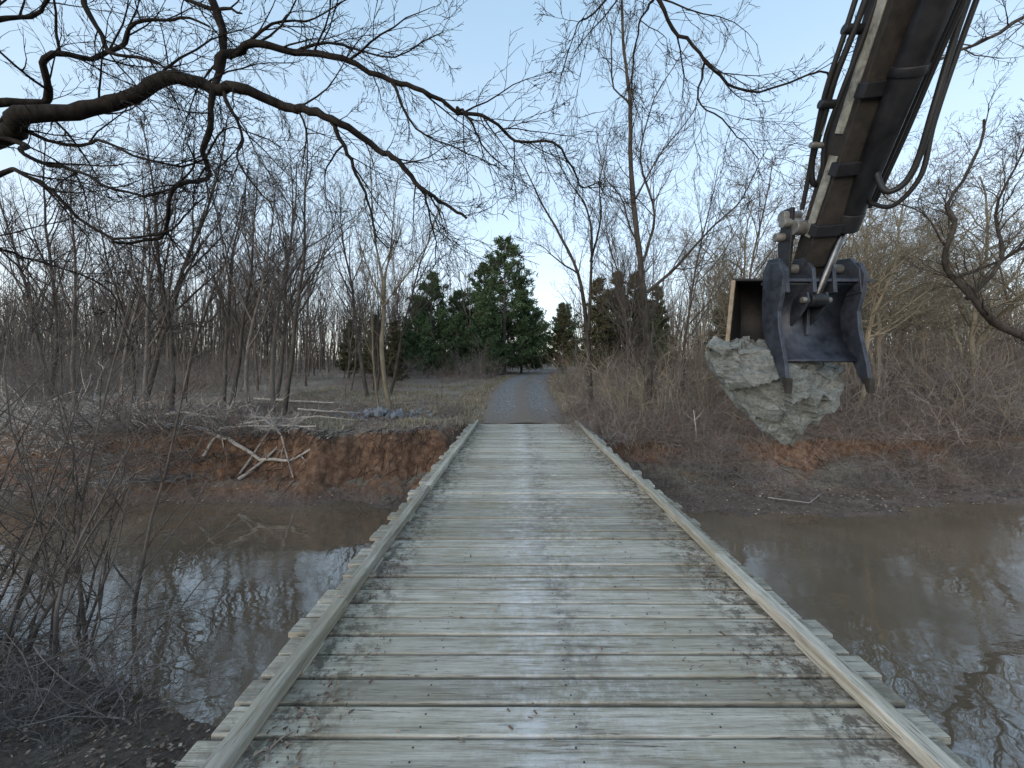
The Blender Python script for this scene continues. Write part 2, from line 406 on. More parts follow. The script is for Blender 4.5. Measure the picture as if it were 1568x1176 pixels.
def treemesh(name,seed,Hh,r,nch,mx=4,**k):
    random.seed(seed); mb=MB(); grow(mb,Vector((0,0,-0.3)),Vector((U(-.08,.08),U(-.08,.08),1)).normalized(),Hh,r,0,mx,nch,**k)
    me=bpy.data.meshes.new(name); me.from_pydata([tuple(v) for v in mb.v],[],mb.f); me.polygons.foreach_set('use_smooth',[True]*len(mb.f)); me.materials.append(M_bark); return me
TREES=[treemesh('bare_tree_mesh_%d'%i,20+i,U(9.5,12.5),U(0.055,0.10),[16,8,5,3],jit=0.11,trop=0.07,ratio=0.42,ang=(0.35,0.85),rmin=0.006) for i in range(7)]
SAPL=[treemesh('sapling_mesh_%d'%i,50+i,U(5,7),0.035,[12,7,4],mx=3,jit=0.13,trop=0.06,ratio=0.42,rmin=0.0045) for i in range(3)]
TANG=[treemesh('tangled_tree_mesh_%d'%i,80+i,U(8.5,10),0.10,[16,9,6,3],jit=0.22,trop=0.04,ratio=0.5,ang=(0.5,1.2),rmin=0.0065) for i in range(3)]

def custom_tree(name,limbs,mat,y,nch,rng,lens,seed,rmin=0.005,jit=0.14,trop=0.04,yj=0.25,mx=3,ang=(0.4,1.0),thin=1.0,cm=1.0,taper=0.7):
    random.seed(seed); mb=MB()
    for (r0,r1,pp,kc) in limbs:
        r0*=thin; kc=int(kc*cm)
        P=[Vector((p[0],y if len(p)==2 else p[1],p[-1])) for p in pp]
        S=[]
        for i in range(len(P)-1):
            a=P[max(i-1,0)];b=P[i];c=P[i+1];e=P[min(i+2,len(P)-1)]
            for s in range(4):
                t=s/4; S.append(0.5*((2*b)+(c-a)*t+(2*a-5*b+4*c-e)*t*t+(3*b-a-3*c+e)*t*t*t))
        S.append(P[-1])
        ph=U(0,50); n=len(S)
        for i in range(n):
            k=min(1,i/3.0)
            S[i]=S[i]+Vector((0.05*noise.noise(Vector((i*0.6,ph,0))),yj*k*noise.noise(Vector((i*0.18,ph,3))),0.05*noise.noise(Vector((i*0.7,ph,6)))))
        rad=[(r0+(r1-r0)*(i/(n-1))**taper)*(1+0.16*noise.noise(Vector((i*0.9,ph,9)))) for i in range(n)]
        mb.tube(S,rad,10 if r0>0.06 else 6)
        ds=[(S[min(i+1,n-1)]-S[max(i-1,0)]).normalized() for i in range(n)]
        for j in range(kc):
            t=rng[0]+(1-rng[0])*(j+R())/kc; x=t*(n-1); i=min(int(x),n-2); fr=x-i
            q=S[i].lerp(S[i+1],fr); cl=U(*lens)*(1.1-0.5*t)
            grow(mb,q,child_dir(ds[i],U(*ang)),cl,max(rmin,min(rad[i]*0.5,cl*0.011)),1,mx,[0]+nch,jit,trop,0.5,(0.4,1.0),rmin)
    return mb.obj(name,mat)

def hp(l): return [(x/100-7.93,7.82-z/100) for x,z in l]
OV=[
 (0.42,0.30,[(-9.4,5.9,-0.9),(-9.3,5.9,1.5),(-9.2,5.9,4.0),(-9.2,5.9,6.5),(-8.8,5.9,9.5)],0),
 (0.17,0.020,[(-9.0,5.2)]+hp([(0,203),(60,190),(130,165),(200,145),(280,128),(340,138),(400,146),(450,160),(500,183),(545,200),(592,232),(628,268),(652,298),(680,312),(715,335)]),22),
 (0.045,0.010,hp([(508,186),(528,225),(545,265),(562,305),(570,350),(592,378)]),9),
 (0.028,0.007,hp([(645,290),(660,330),(664,365),(668,410)]),7),
 (0.02,0.006,hp([(655,300),(680,330),(690,372)]),6),
 (0.10,0.012,[(-9.0,7.3)]+hp([(90,-60),(230,-30),(330,10),(385,42)]),10),
 (0.075,0.010,hp([(335,110),(352,82),(390,74),(450,80),(530,98),(600,124),(650,146),(700,166),(740,180),(780,195),(820,226),(868,246),(898,276),(916,284)]),26),
 (0.075,0.02,hp([(318,-60),(330,0),(336,60),(330,130),(326,200),(300,235),(300,270),(285,300),(235,350),(180,372)]),20),
 (0.08,0.015,[(-9.0,6.2)]+hp([(0,150),(50,135),(90,100),(128,80),(160,50),(200,32),(260,25),(325,45)]),18),
 (0.06,0.012,[(-9.0,6.6)]+hp([(0,60),(50,25),(100,-5),(180,-40)]),12),
 (0.05,0.010,hp([(130,-10),(150,40),(165,80),(230,92),(270,110),(300,130)]),12),
 (0.06,0.010,[(-9.0,4.7)]+hp([(0,218),(50,232),(80,255),(130,265),(200,300),(255,300),(290,265),(310,235)]),15),
 (0.05,0.009,[(-9.0,4.3)]+hp([(0,262),(60,280),(90,300),(160,362),(230,365),(290,335),(310,300)]),15),
 (0.045,0.009,[(-9.0,3.9)]+hp([(0,370),(35,390),(62,400),(140,440),(190,500)]),14),
 (0.045,0.009,[(-9.0,5.3)]+hp([(0,180),(60,210),(150,215),(240,250),(300,240),(360,210),(420,215)]),14),
 (0.035,0.008,hp([(345,140),(370,190),(375,240),(400,290),(430,330)]),11),
 (0.03,0.007,hp([(350,90),(420,40),(470,10),(560,-20)]),10),
 (0.03,0.007,hp([(450,80),(520,60),(600,70),(680,55)]),10),
 (0.03,0.007,hp([(600,124),(640,200),(700,230),(760,250)]),9),
 (0.03,0.006,hp([(700,165),(722,190),(745,235),(780,260)]),7),
 (0.07,0.012,[(-8.7,8.6),(-6,9.6),(-2.5,10.0),(0.5,9.7),(1.7,8.9)]+hp([(985,-40),(1008,10),(1040,52),(1078,100),(1130,130),(1200,136),(1262,124)]),14),
 (0.02,0.006,hp([(1078,100),(1074,145),(1100,190),(1135,225),(1165,245)]),8),
 (0.022,0.006,hp([(1000,0),(978,40),(968,90),(965,150),(985,190)]),9),
 (0.022,0.006,hp([(960,-40),(900,20),(880,60),(860,110)]),8),
]
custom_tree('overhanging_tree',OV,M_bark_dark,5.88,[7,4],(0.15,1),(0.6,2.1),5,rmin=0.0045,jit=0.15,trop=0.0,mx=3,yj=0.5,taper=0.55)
custom_tree('leaning_bank_tree',[
 (0.22,0.16,[(13.6,7.5,-0.6),(13.3,7.3,2.0),(12.6,7.0,5.0),(12.0,6.8,8.5)],0),
 (0.06,0.010,[(12.4,6.9,6.0),(10.0,6.4,7.4),(8.2,6.0,7.7),(7.3,5.9,7.3),(6.6,5.88,6.95),(6.1,5.88,6.85)],14),
 (0.045,0.008,[(12.5,7,5.5),(10.5,6.5,6.2),(9.2,6.2,6.5),(8.2,6.0,6.1)],11)],M_bark_mid,6.0,[6,4],(0.3,1),(0.6,1.6),9,rmin=0.0042,mx=3)

custom_tree('tall_bare_tree',[
 (0.20,0.04,[(5.35,-0.2),(5.38,2.2),(5.36,4.4),(4.98,7.7),(4.82,10.7),(4.6,13.4),(4.4,15.9),(4.2,18.2)],40),
 (0.08,0.015,[(5.38,5.3),(6.7,6.5),(8.1,8.0),(9.4,9.3),(10.5,11.4)],20),
 (0.07,0.015,[(5.2,6.6),(5.65,8.5),(5.25,11.0),(5.7,13.4),(7.2,15.8)],24),
 (0.05,0.012,[(4.6,13.2),(4.0,14.6),(3.8,16.4),(3.4,18.2)],12),
 (0.05,0.012,[(5.1,7.2),(4.4,9.0),(3.6,10.2),(3.3,12.4)],14),
 (0.05,0.012,[(4.9,9.2),(6.0,11.2),(7.4,13.0),(8.6,15.5)],14)],M_bark_mid,16,[8,4],(0.10,1),(1.0,3.0),11,rmin=0.007,trop=0.07,yj=0.8)
custom_tree('leaning_bare_tree',[
 (0.14,0.02,[(3.65,0.0),(3.46,4.2),(2.97,6.8),(1.84,9.2),(0.75,11.0),(0.1,12.6)],26),
 (0.09,0.015,[(3.5,4.0),(3.6,7.8),(3.46,10.0),(2.5,11.3),(1.7,12.6)],22),
 (0.07,0.015,[(3.6,7.4),(4.1,9.6),(4.0,11.4),(4.6,13.9)],18),
 (0.05,0.012,[(2.97,6.8),(1.6,7.8),(0.8,8.4)],8)],M_bark_mid,19,[7,4],(0.15,1),(0.9,2.6),12,rmin=0.007,trop=0.06,yj=0.8)
custom_tree('forked_bare_tree',[
 (0.12,0.08,[(-6.0,-0.1),(-6.3,3.0),(-6.37,4.7),(-6.25,6.3)],8),
 (0.07,0.015,[(-6.3,6.0),(-6.67,8.7),(-6.76,11.6)],20),
 (0.06,0.015,[(-6.25,6.3),(-5.9,8.4),(-5.5,11.2)],20),
 (0.05,0.012,[(-6.3,5.2),(-7.2,7.2),(-7.9,9.6)],15),
 (0.05,0.012,[(-6.35,5.0),(-5.2,6.4),(-4.2,8.0),(-3.8,9.3)],15),
 (0.06,0.02,[(-6.5,-0.1),(-6.75,2.8),(-6.9,5.0),(-7.4,8.0)],12)],M_bark_pale,18,[7,3],(0.15,1),(1.0,2.7),13,rmin=0.0065,trop=0.12,yj=0.6,ang=(0.3,0.7))
custom_tree('crooked_bank_tree',[
 (0.17,0.03,[(16.9,-0.3),(16.6,1.6),(15.8,2.9),(14.4,3.8),(13.8,4.8),(13.3,5.8),(13.8,7.1),(14.3,8.2),(14.7,10.0)],28),
 (0.07,0.015,[(14.0,4.3),(15.0,6.0),(15.4,8.0),(16.0,9.6)],22),
 (0.03,0.010,[(13.35,6.0),(12.6,7.0),(12.0,8.0),(11.7,9.6)],18),
 (0.07,0.02,[(13.6,5.0),(15,5.4),(16.6,6.4),(18.0,7.0)],18)],M_bark_mid,12,[8,4],(0.2,1),(1.0,2.8),14,rmin=0.0055,jit=0.22,yj=1.0)

random.seed(101)
def put_tree(x,y,pool,s,name,mat=None,parent=None,lean=0.06):
    me=random.choice(pool)
    return place(me,name,(x,y,H(x,y)-0.05),(U(-lean,lean),U(-lean,lean),U(0,6.28)),(s*U(.9,1.1),s*U(.9,1.1),s),parent,mat)
def roadclear(x,y,m=3.0): return abs(x-interp(y,ROADX))>m+0.02*y
def inchan(x,y,m=1.0): return yn(x)-m<y<yf(x)+m
for (x,y,s,pool) in [(-1.85,22,0.62,SAPL),(-4.1,20.5,0.5,SAPL),(-10.4,14.8,0.85,TREES),(-14,15.5,1.0,TREES),(-12.0,19,1.0,TREES),(-17,17,1.05,TREES),
    (7.6,18,0.95,TREES),(6.6,21,1.0,TREES),(10.0,17.5,0.95,TREES),(-8.8,24,0.85,TREES),(-15.5,13.5,0.9,TREES)]:
    put_tree(x,y,pool,s,'bare_tree',lean=.1)
for (x,y,s) in [(13.5,15.5,1.05),(16,17,1.15),(19,16.5,1.2),(12,18,1.0),(17.5,21,1.25),(21,19,1.2),(15,24,1.2),(23,24,1.3)]:
    put_tree(x,y,TANG,s,'bare_tree',M_bark_pale,lean=.12)
n=0
while n<50:
    y=U(15,40); x=U(-1.25*y,-0.33*y)
    if not roadclear(x,y) or inchan(x,y,2): continue
    if x/y>-.6 and y<20: continue
    put_tree(x,y,TREES if R()<0.75 else SAPL,U(0.72,1.15)*(1.1 if x/y<-.9 else 1),'bare_tree',M_bark if R()<0.6 else M_bark_mid,lean=.16); n+=1
n=0
while n<26:
    y=U(14.5,34); x=U(0.28*y,1.3*y)
    if not roadclear(x,y) or inchan(x,y,2): continue
    put_tree(x,y,TANG if x/y>0.5 else TREES,U(0.85,1.2),'bare_tree',M_bark_pale if x/y>0.45 else M_bark,lean=.12); n+=1
far=empty('distant_forest')
n=0
while n<95:
    y=38+40*R()**1.2; x=U(-1.35*y,1.35*y)
    if not roadclear(x,y,4): continue
    if -0.25<x/y<0.10 and y<60: continue
    s=U(0.95,1.35)
    if abs(x/y-0.07)<0.06: s*=0.7
    put_tree(x,y,TREES,s,'tree',M_bark_pale if (x/y>0.45 and R()<.7) else M_bark,far); n+=1
random.seed(404)
mb=MB(); n=0
while n<7500:
    y=44+95*R(); x=U(-1.5*y,1.5*y)
    if not roadclear(x,y,3.5): continue
    z=H(x,y) if y<60 else interp(y,BASE)
    thicket=R()<0.55
    h=U(2.5,6) if thicket else U(8,14)*(0.8+y/220)
    if -0.02<x/y<0.13: h*=0.6
    p=Vector((x,y,z-.2)); d=Vector((U(-.12,.12),U(-.12,.12),1)).normalized(); r=U(.03,.05) if thicket else U(.06,.12)
    P=[p]
    for k in range(3): d=(d+rdir()*.1).normalized(); P.append(P[-1]+d*(h/3))
    mb.tube(P,[r,r*.75,r*.5,r*.2],3)
    for j in range(8):
        t=U(.15,.98)*3; k=min(int(t),2); q=P[k].lerp(P[k+1],t-k); e=child_dir(Vector((0,0,1)),U(.3,.9)); L=h*U(.12,.28)
        q2=q+e*L*.5; e=(e+Vector((0,0,.5))+rdir()*.3).normalized(); mb.tube([q,q2,q2+e*L*.6],[r*.38,r*.28,r*.12],3)
    n+=1
mb.obj('distant_treeline',M_line,smooth=False)

# ------------------------------------------------------------ brush / undergrowth
def brushmesh(name,seed,nst,h,spread,lean,twigs,rad=0.006,arch=0.0,jit=0.24):
    random.seed(seed); mb=MB()
    for i in range(nst):
        p=Vector((random.gauss(0,spread),random.gauss(0,spread),-0.1)); a=U(0,6.28); l=U(0.2,1)*lean
        d=Vector((math.cos(a)*l,math.sin(a)*l,1)).normalized(); L=h*U(0.35,1.2)
        n=6; pts=[p.copy()]; rads=[rad*U(.7,1.4)]; r0=rads[0]; ds=[d.copy()]
        for k in range(n):
            d=(d+rdir()*jit+Vector((0,0,-arch))).normalized(); p=p+d*(L/n) 
            if p.z<0.02: p.z=0.02+R()*0.05; d.z=abs(d.z)*0.3
            pts.append(p.copy()); rads.append(r0*(1-0.7*(k+1)/n)); ds.append(d.copy())
        mb.tube(pts,rads,3)
        for j in range(twigs):
            k=random.randint(1,n-1); q=pts[k]; e=child_dir(ds[k],U(.4,1.2)); L2=L*U(.15,.45); P2=[q.copy()]
            for z in range(3):
                e=(e+rdir()*0.35).normalized(); q=q+e*(L2/3); P2.append(q.copy())
            mb.tube(P2,[r0*.6,r0*.5,r0*.4,r0*.25],3)
    me=bpy.data.meshes.new(name); me.from_pydata([tuple(v) for v in mb.v],[],mb.f); me.materials.append(M_brush); return me
BR_T=[brushmesh('tall_brush_mesh_%d'%i,200+i,44,2.5,0.95,0.75,8,0.008,0.03,0.34) for i in range(5)]
BR_L=[brushmesh('low_brush_mesh_%d'%i,220+i,150,1.35,0.8,1.5,5,0.0065,0.15,0.34) for i in range(4)]
BR_P=[brushmesh('stick_pile_mesh_%d'%i,240+i,60,1.9,0.7,3.0,4,0.017,0.06,0.15) for i in range(2)]
random.seed(303)
ug=empty('undergrowth')
def put(pool,x,y,s,mat,name='brush',dz=0.0,sz=None):
    return place(random.choice(pool),name,(x,y,H(x,y)-0.05+dz),(0,0,U(0,6.28)),(s,s,sz or s*U(.8,1.2)),ug,mat)
n=0
while n<215:
    x=U(2.9,20); d=U(1.4,7); y=yf(x)+d
    if y>14 and not roadclear(x,y,2.5): continue
    if R()<0.8 and (4.2<x<5.2 or 6.8<x<8.8) and d<3.4: continue
    put(BR_L,x,y,U(0.6,1.0)*(0.6 if d<2.2 else 1),M_brushd if R()<.6 else M_brush); n+=1
n=0
while n<125:
    y=U(14.8,32); x=U(0.09*y,1.3*y)
    if not roadclear(x,y,2.6) or inchan(x,y,1.5): continue
    s=U(0.8,1.4)
    put(BR_T,x,y,s,random.choice([M_brush,M_brushd,M_brushd,M_bark_pale,M_bark]),sz=s*(0.8+0.6*R())); n+=1
n=0
while n<55:
    x=U(-17,-2.3); d=U(1.4,8); y=yf(x)+d
    if -7<x and d<5.5: 
        if R()<0.94: continue
    put(BR_L,x,y,U(0.3,0.7),M_brushd if R()<.6 else M_brush); n+=1
n=0
while n<105:
    y=U(20,46); x=U(-1.3*y,-0.05*y)
    if not roadclear(x,y,2.8): continue
    if x/y>-0.6 and y<28: continue
    put(BR_T,x,y,U(0.6,1.2),random.choice([M_brush,M_brushd,M_brushd])); n+=1
for (x,y,s) in [(-9.5,11.7,.9),(-8.6,12.3,.7),(-10.7,11.8,1.0),(-12.3,11.8,1.0),(-13.8,12.0,1.0),(-9.2,12.9,.8),(-11.5,12.7,1.0),(-10,11.5,.9),(-11.4,11.5,1.0),(-12.8,12.6,1.1),(-15,12.4,1.1),(-7.4,12.2,.5)]:
    put(BR_P,x,y,s,random.choice([M_brushd,M_brushd,M_dead,M_brush]),dz=.08)
for k in range(11):
    x=U(-8.5,-4.6); y=yn(x)-U(0.3,1.4)
    put(BR_P if R()<.4 else BR_L,x,y,U(0.35,0.65),M_brushd)
random.seed(77)
mb=MB()
for k in range(32):
    x=U(-8.8,-5.6); y=U(4.0,5.8); z=H(x,y)-0.1
    grow(mb,Vector((x,y,z)),Vector((U(-.1,.35),U(-.2,.2),1)).normalized(),U(2.8,5.8),U(.014,.032),1,3,[0,10,5],jit=0.13,trop=0.01,ratio=0.42,rmin=0.004)
for k in range(12):
    x=U(-7.6,-4.9); y=U(4.2,5.2); z=H(x,y)
    grow(mb,Vector((x,y,z)),Vector((U(.2,1.0),U(-.1,.7),U(.3,1))).normalized(),U(1.6,3.0),U(.010,.02),1,3,[0,8,5],jit=0.2,trop=-0.03,ratio=0.42,rmin=0.0035)
mb.obj('creekside_shrub',M_bark)
mb=MB()
for k in range(420):
    x=U(-9,-1.8) if R()<.8 else U(3,10); d=U(0.9,1.7) if x<0 else U(2.3,3.2); y=yf(x)+d
    p=Vector((x,y,H(x,y)+.03)); e=Vector((U(-.6,.6),-1,U(-.2,.3))).normalized(); P=[p]; L=U(.2,.9)
    for j in range(5):
        e=(e+rdir()*.4+Vector((0,0,-.25))).normalized(); q=P[-1]+e*L/5; q.z=max(q.z,H(q.x,q.y)+.01); P.append(q)
    r=U(.004,.016); mb.tube(P,[r,r*.9,r*.8,r*.6,r*.4,r*.2],4)
mb.obj('exposed_roots',M_bark_mid)

def driftwood(name,pts,r,seed):
    random.seed(seed); P=[]
    for (x,y,dz) in pts: P.append(Vector((x,y,max(H(x,y),WZ)+dz)))
    mb=MB(); S=[]
    for i in range(len(P)-1):
        for s in range(4): S.append(P[i].lerp(P[i+1],s/4)+rdir()*r*0.35)
    S.append(P[-1]); n=len(S)
    mb.tube(S,[r*(1-0.6*i/n) for i in range(n)],7)
    for k in range(4):
        i=random.randint(2,n-2); grow(mb,S[i],child_dir((S[i+1]-S[i]).normalized(),U(.5,1)),U(.3,.8),r*0.4,2,3,[0,0,2],jit=.2,trop=0)
    mb.obj(name,M_dead)
driftwood('fallen_branch',[(-9.9,11.9,.15),(-8.8,11.7,.12),(-7.8,11.6,.12),(-6.8,11.5,.12),(-5.6,11.5,.12)],0.07,1)
driftwood('fallen_branch',[(-9.6,11.6,.2),(-9.2,11.9,.2),(-8.2,12.1,.15),(-6.3,12.0,.15)],0.05,2)
driftwood('fallen_branch',[(-8.2,11.3,.1),(-7.6,11.6,.2),(-6.9,12.1,.15)],0.055,3)
driftwood('fallen_branch',[(-9.0,12.3,.2),(-8.0,12.2,.3),(-7.2,11.7,.3),(-6.6,11.3,.1)],0.04,13)
driftwood('fallen_branch',[(-13.0,19,.3),(-11,18.6,.3),(-9,18.8,.2)],0.07,4)
driftwood('fallen_branch',[(-9.5,16.6,.2),(-8,16.2,.2),(-6.9,16.7,.1)],0.05,5)
driftwood('fallen_branch',[(-8.3,11.5,.1),(-7.6,11.9,.2),(-7.3,12.5,.2)],0.04,8)
driftwood('fallen_branch',[(-12.2,12.6,.3),(-11.2,12.9,.4),(-9.8,12.8,.3)],0.06,9)
driftwood('fallen_branch',[(-11.5,15.0,.2),(-10.2,14.5,.2),(-8.6,14.6,.15)],0.06,10)
driftwood('fallen_branch',[(-14.5,14.0,.2),(-12.8,14.4,.3),(-11.6,14.1,.2)],0.07,11)
driftwood('fallen_branch',[(-8.0,13.6,.1),(-7.0,13.4,.15),(-5.8,13.6,.1)],0.035,12)
driftwood('broken_stake',[(5.9,12.7,.1),(5.88,12.7,.5),(5.82,12.72,1.15)],0.03,6)
driftwood('fallen_branch',[(6.9,10.6,.05),(7.8,10.3,.05),(8.4,10.7,.05)],0.015,7)

random.seed(5)
def rockmesh(name,pts,sub,amp,seed,mat,smooth=False,cellw=0.35):
    bm=bmesh.new()
    for p in pts: bm.verts.new(p)
    bmesh.ops.convex_hull(bm,input=bm.verts)
    kill=[g for g in bm.verts if not g.link_faces]
    bmesh.ops.delete(bm,geom=kill,context='VERTS')
    bmesh.ops.triangulate(bm,faces=bm.faces)
    for i in range(sub): bmesh.ops.subdivide_edges(bm,edges=bm.edges,cuts=1,use_grid_fill=True)
    bm.normal_update(); S=Vector((seed*3.1,seed,0)); dv=[]
    for v in bm.verts:
        p=v.co+S
        q=Vector((p.x*0.9+p.z*0.5,p.y*1.1,p.z*1.6-p.x*0.5))
        wob=Vector((0.25*noise.noise(p*3),0.25*noise.noise(p*3+Vector((9,0,0))),0.25*noise.noise(p*3+Vector((0,9,0)))))
        cell=noise.cell((q+wob)*3.0)
        dv.append(v.normal*(amp*(0.7*noise.noise(p*2.0)+0.35*noise.noise(p*6)+0.22*noise.noise(p*15)+0.14*noise.noise(p*34)+cellw*2*(cell-0.5))))
    for v,d in zip(bm.verts,dv): v.co+=d
    me=bpy.data.meshes.new(name); bm.to_mesh(me); bm.free(); me.materials.append(mat)
    if smooth: me.polygons.foreach_set('use_smooth',[True]*len(me.polygons))
    return me
ST=[rockmesh('stone_mesh_%d'%i,[rdir()*U(.3,.5) for _ in range(12)],2,0.03,i+3,M_stone) for i in range(4)]
sp=empty('riprap_stones')
for k in range(70):
    a=U(0,6.28); rr=abs(random.gauss(0,0.8)); x=-5.9+math.cos(a)*rr*1.5; y=16.4+math.sin(a)*rr*0.7
    s=U(.22,.5); place(ST[k%4],'stone',(x,y,H(x,y)+0.16*max(0,1-rr)+.04),(U(0,3),U(0,3),U(0,3)),(s*1.4,s*1.1,s*.6),sp)

random.seed(9)
mb=MB(); n=0
while n<32000:
    if R()<0.6: x=U(-16,-2)
    else: x=U(2.6,16)
    q=R()
    if q<0.75: y=yf(x)+U(0.05,9)
    else: 
        x=U(-10,-2.2); y=yn(x)-U(0,3)
    if y>14.5 and abs(x-interp(y,ROADX))<1.9: continue
    if x<0 and 0.5<y-yf(x)<1.8 and R()<.75: continue
    s=U(.016,.045)*(1 if y<14 else 1.5)*(0.7 if y<6 else 1); a=U(0,6.28); d=Vector((math.cos(a),math.sin(a),U(-.4,.4)))*s; e=Vector((-math.sin(a),math.cos(a),U(-.4,.4)))*s*.7
    c=Vector((x,y,H(x,y)+U(.005,.03))); mb.quad(c-d,c-e,c+d,c+e,R()**1.3); n+=1
mb.obj('leaf_litter',M_litter,smooth=False,attr='rnd')
mb=MB(); n=0
while n<5200:
    q=R()
    if q<0.65: y=U(12.2,28); x=U(-11.5,-1.2) if y<20 else U(-13,-2)
    elif q<0.87: y=U(15,40); x=interp(y,ROADX)+random.choice([-1,1])*U(1.75,2.9)
    else: y=U(12.6,20); x=U(2.4,7)
    if y>14.9 and abs(x-interp(y,ROADX))<1.75: continue
    if y<15 and -2.1<x<2.75: continue
    if y<yf(x)+1.6: continue
    if q<0.65 and nz(x,y,0.5,20)<-0.12: continue
    if (x+5.9)**2/4+(y-16.2)**2<1.0: continue
    z=H(x,y); t=U(.25,1.0)
    for k in range(9):
        a=U(0,6.28); h=U(.05,.16)*(0.6+t); b=Vector((x+random.gauss(0,.07),y+random.gauss(0,.07),z-.02)); w=Vector((-math.sin(a),math.cos(a),0))*U(.004,.009)
        tip=b+Vector((math.cos(a)*h*U(.2,.9),math.sin(a)*h*U(.2,.9),h)); m1=b.lerp(tip,.6)+Vector((0,0,h*.12))
        mb.quad(b-w,b+w,m1+w*.8,m1-w*.8,R()*t); mb.quad(m1-w*.8,m1+w*.8,tip+w*.1,tip-w*.1,R()*t)
    n+=1
mb.obj('dry_grass',M_drygrass,smooth=False,attr='rnd')

# ------------------------------------------------------------ evergreens
def evergreen(name,seed,Hh,Rb,nb,mat,pine=True):
    random.seed(seed); trunk=MB(); trunk.tube([Vector((0,0,-.3)),Vector((0.1,0,Hh*.4)),Vector((0,0.1,Hh*.75)),Vector((0,0,Hh))],[Hh*.017,Hh*.012,Hh*.006,.01],7)
    fo=MB()
    for i in range(nb):
        t=(i+R())/nb; z=Hh*(0.05+0.94*t)
        prof=(1-t)**0.65*(0.6+0.4*min(1,t*4+.3)) if pine else (1-t)**0.8
        L=Rb*prof*U(0.5,1.2)+0.3
        a=U(0,6.28); up=U(-.05,.35)+0.4*t if pine else U(.3,.8)
        d=Vector((math.cos(a),math.sin(a),up)).normalized(); p=Vector((0,0,z)); pts=[p.copy()]
        for k in range(5):
            d=(d+rdir()*.12+Vector((0,0,.05))).normalized(); p=p+d*(L/5); pts.append(p.copy())
        trunk.tube(pts,[.04,.034,.028,.02,.014,.008],3)
        nc=int(6+L*6)
        for c in range(nc):
            u=0.2+0.8*math.sqrt(R()); x=u*5; k=min(int(x),4); q=pts[k].lerp(pts[k+1],x-k)+rdir()*L*0.14*U(.3,1.2)
            tone=R()*0.5+0.25*t; cr=U(.22,.46)*(1 if pine else .8)
            for m in range(10):
                e=(rdir()+Vector((0,0,.35))).normalized()*cr*U(.6,1.2); w=e.cross(rdir()).normalized()*U(.025,.06)
                b=q+rdir()*cr*.35
                fo.quad(b-w,b+w,b+e+w*.4,b+e-w*.4,min(1,tone+R()*.3))
    return trunk,fo
def make_ev(name,seed,Hh,Rb,nb,mat,pine,locs):
    tr,fo=evergreen(name,seed,Hh,Rb,nb,mat,pine)
    a=tr.obj('t',M_bark); b=fo.obj('f',mat,smooth=False,attr='rnd')
    ma,mbm=a.data,b.data; bpy.data.objects.remove(a); bpy.data.objects.remove(b)
    for (x,y,s) in locs:
        e=empty(name,(x,y,H(x,y)-.1)); e.rotation_euler=(0,0,U(0,6.28)); e.scale=(s,s,s)
        place(ma,'trunk_and_limbs',parent=e); place(mbm,'foliage',parent=e)
make_ev('pine_tree',31,14.0,5.2,105,M_pine,True,[(-1.5,42,1.06),(-4.2,48,0.95),(3.0,66,0.75)])
make_ev('pine_tree',32,11.0,4.1,90,M_pine,True,[(-9.4,42,1.0),(-3.4,40,0.75),(-7.0,46,0.88),(7.2,58,.9),(-12.8,50,.85),(-6.3,40,.58),(.4,44,.85)])
make_ev('cedar_tree',33,8.5,2.0,85,M_cedar,False,[(-11.2,30,0.62),(-9.0,28,.55),(8.2,32,1.05),(6.3,30,0.95),(10.5,34,1.1),(4.9,42,.9),(13,36,1.0),(-14.5,33,.6),(16,30,.8)])
make_ev('cedar_tree',34,7.0,1.9,75,M_pine,False,[(-13.0,35,0.8),(-8.0,34,.7),(-2.5,35,.5),(9.3,26,.7),(-11,38,.8)])

# ------------------------------------------------------------ excavator arm with bucket + thumb
ex=empty('excavator_arm',(0,0,0))
def beam(name,p0,p1,w0,d0,w1,d1,mat,bev=0.012):
    p0=Vector(p0);p1=Vector(p1); t=(p1-p0).normalized(); wx=(Vector((1,0,0))-t*t.x).normalized(); dy=t.cross(wx)
    v=[]
    for p,w,d in((p0,w0,d0),(p1,w1,d1)):
        for sx,sy in((-1,-1),(1,-1),(1,1),(-1,1)): v.append(p+wx*sx*w/2+dy*sy*d/2)
    f=[(3,2,1,0),(4,5,6,7),(0,1,5,4),(1,2,6,5),(2,3,7,6),(3,0,4,7)]
    me=bpy.data.meshes.new(name+'_mesh'); me.from_pydata([tuple(x) for x in v],[],f); me.materials.append(mat); o=place(me,name,parent=ex)
    b=o.modifiers.new('b','BEVEL'); b.width=bev; b.segments=3; return o
def cyl(name,p0,p1,r,mat,n=28,r1=None,parent=None):
    p0=Vector(p0);p1=Vector(p1); bm=bmesh.new(); L=(p1-p0).length
    bmesh.ops.create_cone(bm,cap_ends=True,segments=n,radius1=r,radius2=r1 or r,depth=L)
    q=(p1-p0).to_track_quat('Z','Y').to_matrix().to_4x4(); bmesh.ops.transform(bm,matrix=Matrix.Translation((p0+p1)/2)@q,verts=bm.verts)
    me=bpy.data.meshes.new(name+'_mesh'); bm.to_mesh(me); bm.free(); me.materials.append(mat)
    for p in me.polygons: p.use_smooth=len(p.vertices)==4
    o=place(me,name,parent=ex); b=o.modifiers.new('b','BEVEL'); b.width=min(.008,r*.2); b.segments=2; b.limit_method='ANGLE'; return o
